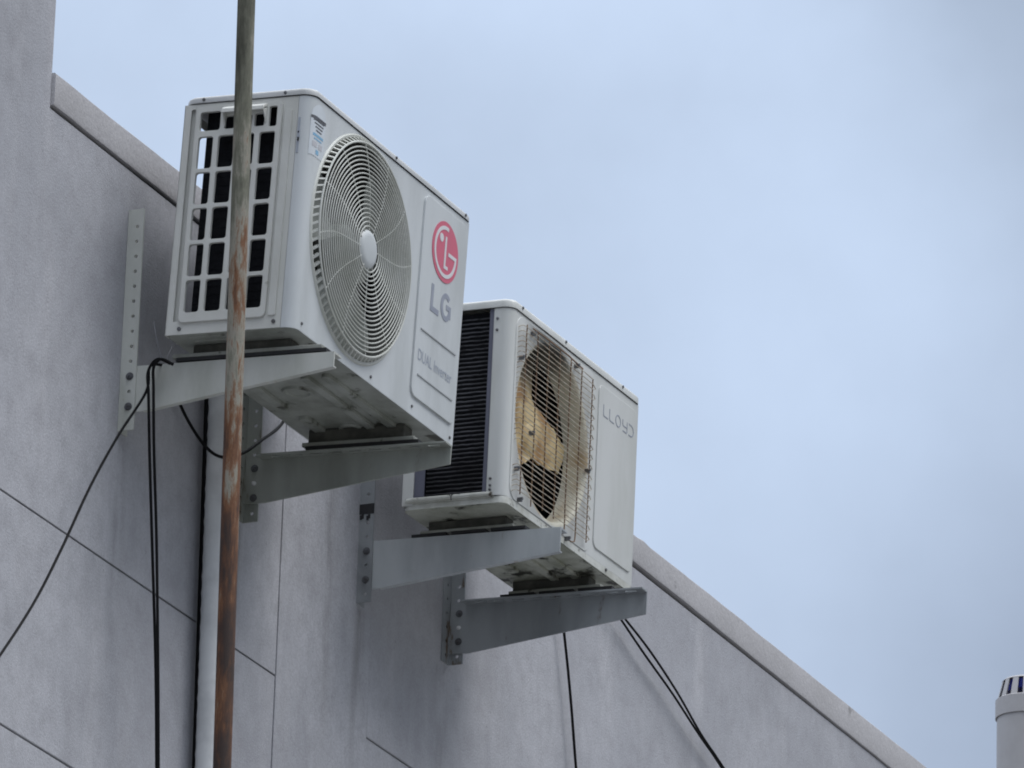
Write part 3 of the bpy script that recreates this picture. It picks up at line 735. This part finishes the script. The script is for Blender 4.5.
# ------------------------------------------------------------------ pipe on the wall, shade tube beside it, and the pole
Yp = .045
p1 = at(219.5, 430, Yp); p0 = at(207, 768, Yp)
d = (p0 - p1) / (p0.z - p1.z)
def along(z): return p1 + d*(z - p1.z)
b = NB(); top = along(.16); bot = along(GROUND+.001)
N_ = 560
pts = [bot + (top-bot)*i/N_ for i in range(N_+1)]
tube(b, pts, lambda t: .0255 + .0011*max(0, math.sin(t*N_*2*PI/3.2)), 20)
tag(obj('wrapped_pipe', b, pipem), 'pale wrapped downpipe standing against the wall behind the rusty pole', 'pipe')
b = NB(); q1 = at(206.5, 430, .009); q0 = at(195, 768, .009); dd = (q0-q1)/(q0.z-q1.z)  # dark tube added in place of the shade beside the pale pipe
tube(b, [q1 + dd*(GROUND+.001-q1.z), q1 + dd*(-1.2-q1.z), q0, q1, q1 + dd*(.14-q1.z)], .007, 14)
tag(obj('shade_gap_tube', b, cablem), 'added black tube for the dark shade gap left of the pale wrapped pipe', 'pipe')

YP = .75
a = at(246.5, 0, YP); c = at(222, 768, YP); dp = (a - c)/(a.z - c.z)
b = NB()
base = c + dp*(GROUND+.001 - c.z); tp = c + dp*(1.15 - c.z)
tube(b, [Vector((0,0,0)) + (tp-base)*i/80 for i in range(81)], .0178, 28)
o = obj('rusty_pole', b, polem)
# keep the pole's own coordinates at bracket height so that the rust zone is set along its length
for v in o.data.vertices: v.co += base
tag(o, 'tall rusting steel pole standing in front of the air conditioners', 'pole')

# ------------------------------------------------------------------ cables
def cable(name, pts, r, mat, label, cat='cable', group=None, n=8):
    P = [Vector(p) for p in pts]; out = []
    for i in range(len(P)-1):          # Catmull-Rom
        p0, p1_, p2, p3 = P[max(i-1,0)], P[i], P[i+1], P[min(i+2, len(P)-1)]
        for k in range(8):
            t = k/8; out.append(.5*((2*p1_) + (p2-p0)*t + (2*p0-5*p1_+4*p2-p3)*t*t + (3*p1_-p0-3*p2+p3)*t**3))
    out.append(P[-1]); b = NB(); tube(b, out, r, n); o = obj(name, b, mat); tag(o, label, cat, group); return o
g = 'black cables hanging at the upper bracket'
Yc = .085
cable('cable', [at(164,359,.13)+Vector((.03,0,0)), at(160,361,Yc+.02)+Vector((-.012,0,0)), at(151,374,Yc)+Vector((-.014,0,0)), at(148.5,395,Yc), at(149.5,450,Yc), at(152,540,Yc), at(155.5,660,Yc), at(156.5,768,Yc), at(157,900,Yc), at(157,1100,Yc)], 0.0033, cablem, 'left strand of the black cable pair hanging straight down from the near bracket arm', group=g)
cable('cable', [at(167,360,.14)+Vector((.03,0,0)), at(164,361,Yc+.03)+Vector((-.012,0,0)), at(157,370,Yc+.012)+Vector((-.016,0,0)), at(153.5,390,Yc+.01), at(154,450,Yc+.01), at(156.5,540,Yc+.01), at(158,660,Yc+.01), at(158.5,768,Yc+.01), at(159,900,Yc+.01), at(159,1100,Yc+.01)], 0.0033, cablem, 'right strand of the black cable pair hanging straight down from the near bracket arm', group=g)
cable('cable', [at(160,362,Yc+.012)+Vector((.02,0,0)), at(154,370,Yc)+Vector((-.02,0,0)), at(146,392,Yc-.01), at(118,436,Yc-.02), at(90,487,Yc-.02), at(60,552,Yc-.02), at(32,606,Yc-.02), at(-6,664,Yc-.02), at(-60,740,Yc-.03)], .0030, cablem, 'thin black cable slanting from the near bracket arm down to the left edge', group=g)
cable('cable', [at(170,362,.02), at(178,398,.02), at(190,424,.025), at(206,447,.05), at(222,457,.075), at(243,453,.08), at(262,440,.07), at(281,425,.02), at(290,405,.02)], .0036, cablem, 'slack loop of black cable under the upper air conditioner, passing behind the pole')
cable('cable', [at(562,612,.02), at(564,632,.02), at(568,670,.02), at(572,715,.02), at(576,768,.02), at(584,860,.02)], .0036, cablem, 'single black cable running down the wall below the burnt air conditioner')
cable('cable', [at(612,607,.02), at(622,621,.02), at(645,655,.02), at(672,693,.02), at(698,733,.02), at(723,770,.02), at(770,850,.02)], .0030, cablem, 'lower of two black cables slanting right below the dark stained bracket')
cable('cable', [at(614,605,.035), at(626,620,.035), at(650,651,.035), at(677,692,.035), at(701,734,.03), at(725,770,.03), at(775,850,.03)], .0030, cablem, 'upper of two black cables slanting right below the dark stained bracket')
cable('wire_end', [at(163,361,.10), at(159,350,.095), at(156,337,.09), at(154,321,.085)], .0016, wireg, 'stiff grey wire end poking up beside the cable loops, the longer one', 'wire')
cable('wire_end', [at(166,360,.11), at(169,354,.11), at(173,346,.11)], .0016, wireg, 'short grey wire end leaning right beside the cable loops', 'wire')

# ------------------------------------------------------------------ vent pipe on the roof, far right
VY = -.9
vb = at(1025.5, 768, VY); rV = 29.8 * ((vb - CAM).dot(ROW[2])) / FPX
vent = empty('vent_pipe', (vb.x, VY, TOP-.15)); tag(vent, 'grey vent pipe with slotted conical cap at the far right edge', 'vent')
ztop_ = at(1025.5, 679, VY).z; zc0 = at(1025.5, 716, VY).z; zc1 = at(1025.5, 702.5, VY).z
k0 = TOP-.15; ztop_ -= .004
b = NB(); lathe(b, 0, 0, [(rV*.975, 0.001), (rV*.975, zc0-k0+.004), (rV*.9, zc0-k0+.004)], 40); obj('pipe', b, ventm, vent)
b = NB()
zA, zB = zc0-k0-.012, zc1-k0+.006; zT = ztop_-k0
lathe(b, 0, 0, [(rV*.99, zA), (rV*1.03, zA), (rV*1.03, zB-.004), (rV*.97, zB), (rV*.90, zB)], 40)
nS = 14
for k in range(nS):
    a = 2*PI*(k+.2)/nS; hw = .125
    pr_ = [(rV*.97, zB-.001), (rV*.90, zB+(zT-zB)*.35), (rV*.80, zT-(zT-zB)*.12)]
    lathe(b, 0, 0, pr_, 4, 'z', a-hw, a+hw); lathe(b, 0, 0, [(r-.004, z) for r, z in pr_], 4, 'z', a-hw, a+hw)
lathe(b, 0, 0, [(rV*.78, zT-(zT-zB)*.14), (rV*.81, zT-(zT-zB)*.12), (rV*.74, zT-(zT-zB)*.03), (rV*.55, zT), (0, zT+.002)], 40)
obj('slotted_cap', b, ventm, vent)
b = NB(); lathe(b, 0, 0, [(0, zT-.010), (rV*.70, zT-(zT-zB)*.16), (rV*.62, zB+(zT-zB)*.42), (0, zB+(zT-zB)*.40)], 32); obj('inner_cone', b, navym, vent)

# ------------------------------------------------------------------ sky and light
w = bpy.data.worlds.new('World'); S.world = w; w.use_nodes = True
N = w.node_tree.nodes; L = w.node_tree.links; N.clear()
out = N.new('ShaderNodeOutputWorld'); bg = N.new('ShaderNodeBackground'); L.new(bg.outputs[0], out.inputs[0])
SUN_EL, SUN_AZ = math.radians(56), math.radians(74)   # azimuth measured from +X towards +Y
sky = N.new('ShaderNodeTexSky'); sky.sky_type = 'NISHITA'; sky.sun_disc = False; sky.sun_elevation = SUN_EL; sky.sun_rotation = PI/2 - SUN_AZ
tc = N.new('ShaderNodeTexCoord')
def wn(scale, detail, loc=(0,0,0), rg=.5):
    mp = N.new('ShaderNodeMapping'); mp.inputs['Location'].default_value = loc; L.new(tc.outputs['Generated'], mp.inputs[0])
    n = N.new('ShaderNodeTexNoise'); n.inputs['Scale'].default_value = scale; n.inputs['Detail'].default_value = detail; n.inputs['Roughness'].default_value = rg; L.new(mp.outputs[0], n.inputs['Vector']); return n.outputs[0]
def mth(op, a, b_, c_=None):
    x = N.new('ShaderNodeMath'); x.operation = op
    for i, s in enumerate((a, b_, c_)):
        if s is None: continue
        if isinstance(s, (int, float)): x.inputs[i].default_value = s
        else: L.new(s, x.inputs[i])
    return x.outputs[0]
# cloud deck: bright overhead, a darker bank of cloud towards the right
dl = (ROW[0]*-.6 + ROW[1]*-.55).normalized()           # direction in which the cloud gets brighter
dv = N.new('ShaderNodeVectorMath'); dv.operation = 'DOT_PRODUCT'; L.new(tc.outputs['Generated'], dv.inputs[0]); dv.inputs[1].default_value = dl
bank = N.new('ShaderNodeMapRange'); bank.inputs['From Min'].default_value = -.12; bank.inputs['From Max'].default_value = -.025; bank.interpolation_type = 'SMOOTHSTEP'
bn = mth('MULTIPLY_ADD', wn(9, 5, (.3,.1,.2)), .08, -.04); L.new(mth('ADD', dv.outputs['Value'], bn), bank.inputs['Value'])
sep = N.new('ShaderNodeSeparateXYZ'); L.new(tc.outputs['Generated'], sep.inputs[0])
zen = N.new('ShaderNodeMapRange'); zen.inputs['From Min'].default_value = .38; zen.inputs['From Max'].default_value = .95; zen.inputs['To Min'].default_value = 1; zen.inputs['To Max'].default_value = 4.3; L.new(sep.outputs['Z'], zen.inputs['Value'])
mx = N.new('ShaderNodeMix'); mx.data_type = 'RGBA'; L.new(bank.outputs[0], mx.inputs[0]); mx.inputs[6].default_value = (.28,.335,.44,1); mx.inputs[7].default_value = (.53,.64,.82,1)
hi = N.new('ShaderNodeMapRange'); hi.inputs['From Min'].default_value = .41; hi.inputs['From Max'].default_value = .62; L.new(sep.outputs['Z'], hi.inputs['Value'])
mx2 = N.new('ShaderNodeMix'); mx2.data_type = 'RGBA'; L.new(hi.outputs[0], mx2.inputs[0]); L.new(mx.outputs[2], mx2.inputs[6]); mx2.inputs[7].default_value = (.55,.58,.62,1); mx = mx2
fine = mth('MULTIPLY_ADD', wn(15, 7, (1,2,3), .52), .46, .77)
d2 = (ROW[0]*.8 - ROW[1]*.6).normalized()
dv2 = N.new('ShaderNodeVectorMath'); dv2.operation = 'DOT_PRODUCT'; L.new(tc.outputs['Generated'], dv2.inputs[0]); dv2.inputs[1].default_value = d2
bank2 = N.new('ShaderNodeMapRange'); bank2.interpolation_type = 'SMOOTHSTEP'
for k_, v_ in (('From Min', .05), ('From Max', .10), ('To Min', 1), ('To Max', .62)): bank2.inputs[k_].default_value = v_
L.new(mth('ADD', dv2.outputs['Value'], bn), bank2.inputs['Value'])
b2 = mth('MAXIMUM', bank2.outputs[0], hi.outputs[0])
low = N.new('ShaderNodeMapRange'); low.interpolation_type = 'SMOOTHSTEP'      # added dimming of the unseen low sky, deepens shade behind the units
for k_, v_ in (('From Min', .02), ('From Max', .27), ('To Min', .45), ('To Max', 1)): low.inputs[k_].default_value = v_
L.new(sep.outputs['Z'], low.inputs['Value'])
tot = mth('MULTIPLY', mth('MULTIPLY', mth('MULTIPLY', zen.outputs[0], fine), b2), low.outputs[0])
sc = N.new('ShaderNodeVectorMath'); sc.operation = 'SCALE'; L.new(mx.outputs[2], sc.inputs[0]); L.new(tot, sc.inputs['Scale'])
# the physical sky shows weakly through the deck
nsk = N.new('ShaderNodeVectorMath'); nsk.operation = 'SCALE'; L.new(sky.outputs[0], nsk.inputs[0]); nsk.inputs['Scale'].default_value = .006
ads = N.new('ShaderNodeVectorMath'); ads.operation = 'ADD'; L.new(sc.outputs[0], ads.inputs[0]); L.new(nsk.outputs[0], ads.inputs[1])
L.new(ads.outputs[0], bg.inputs['Color']); bg.inputs['Strength'].default_value = 1.0
sl = bpy.data.lights.new('sun', 'SUN'); sl.energy = 1.3; sl.angle = math.radians(28); sl.color = (1, .985, .965)
so = bpy.data.objects.new('sun', sl); COL.objects.link(so)
sd = Vector((math.cos(SUN_EL)*math.cos(SUN_AZ), math.cos(SUN_EL)*math.sin(SUN_AZ), math.sin(SUN_EL)))
so.rotation_euler = (-sd).to_track_quat('-Z', 'Y').to_euler(); so.location = sd*20

S.render.engine = 'CYCLES'
S.render.resolution_x = 1024; S.render.resolution_y = 768
S.view_settings.view_transform = 'Standard'; S.view_settings.look = 'None'; S.view_settings.gamma = 1; S.view_settings.exposure = 0; S.view_settings.use_curve_mapping = False
S.cycles.filter_width = 1.9
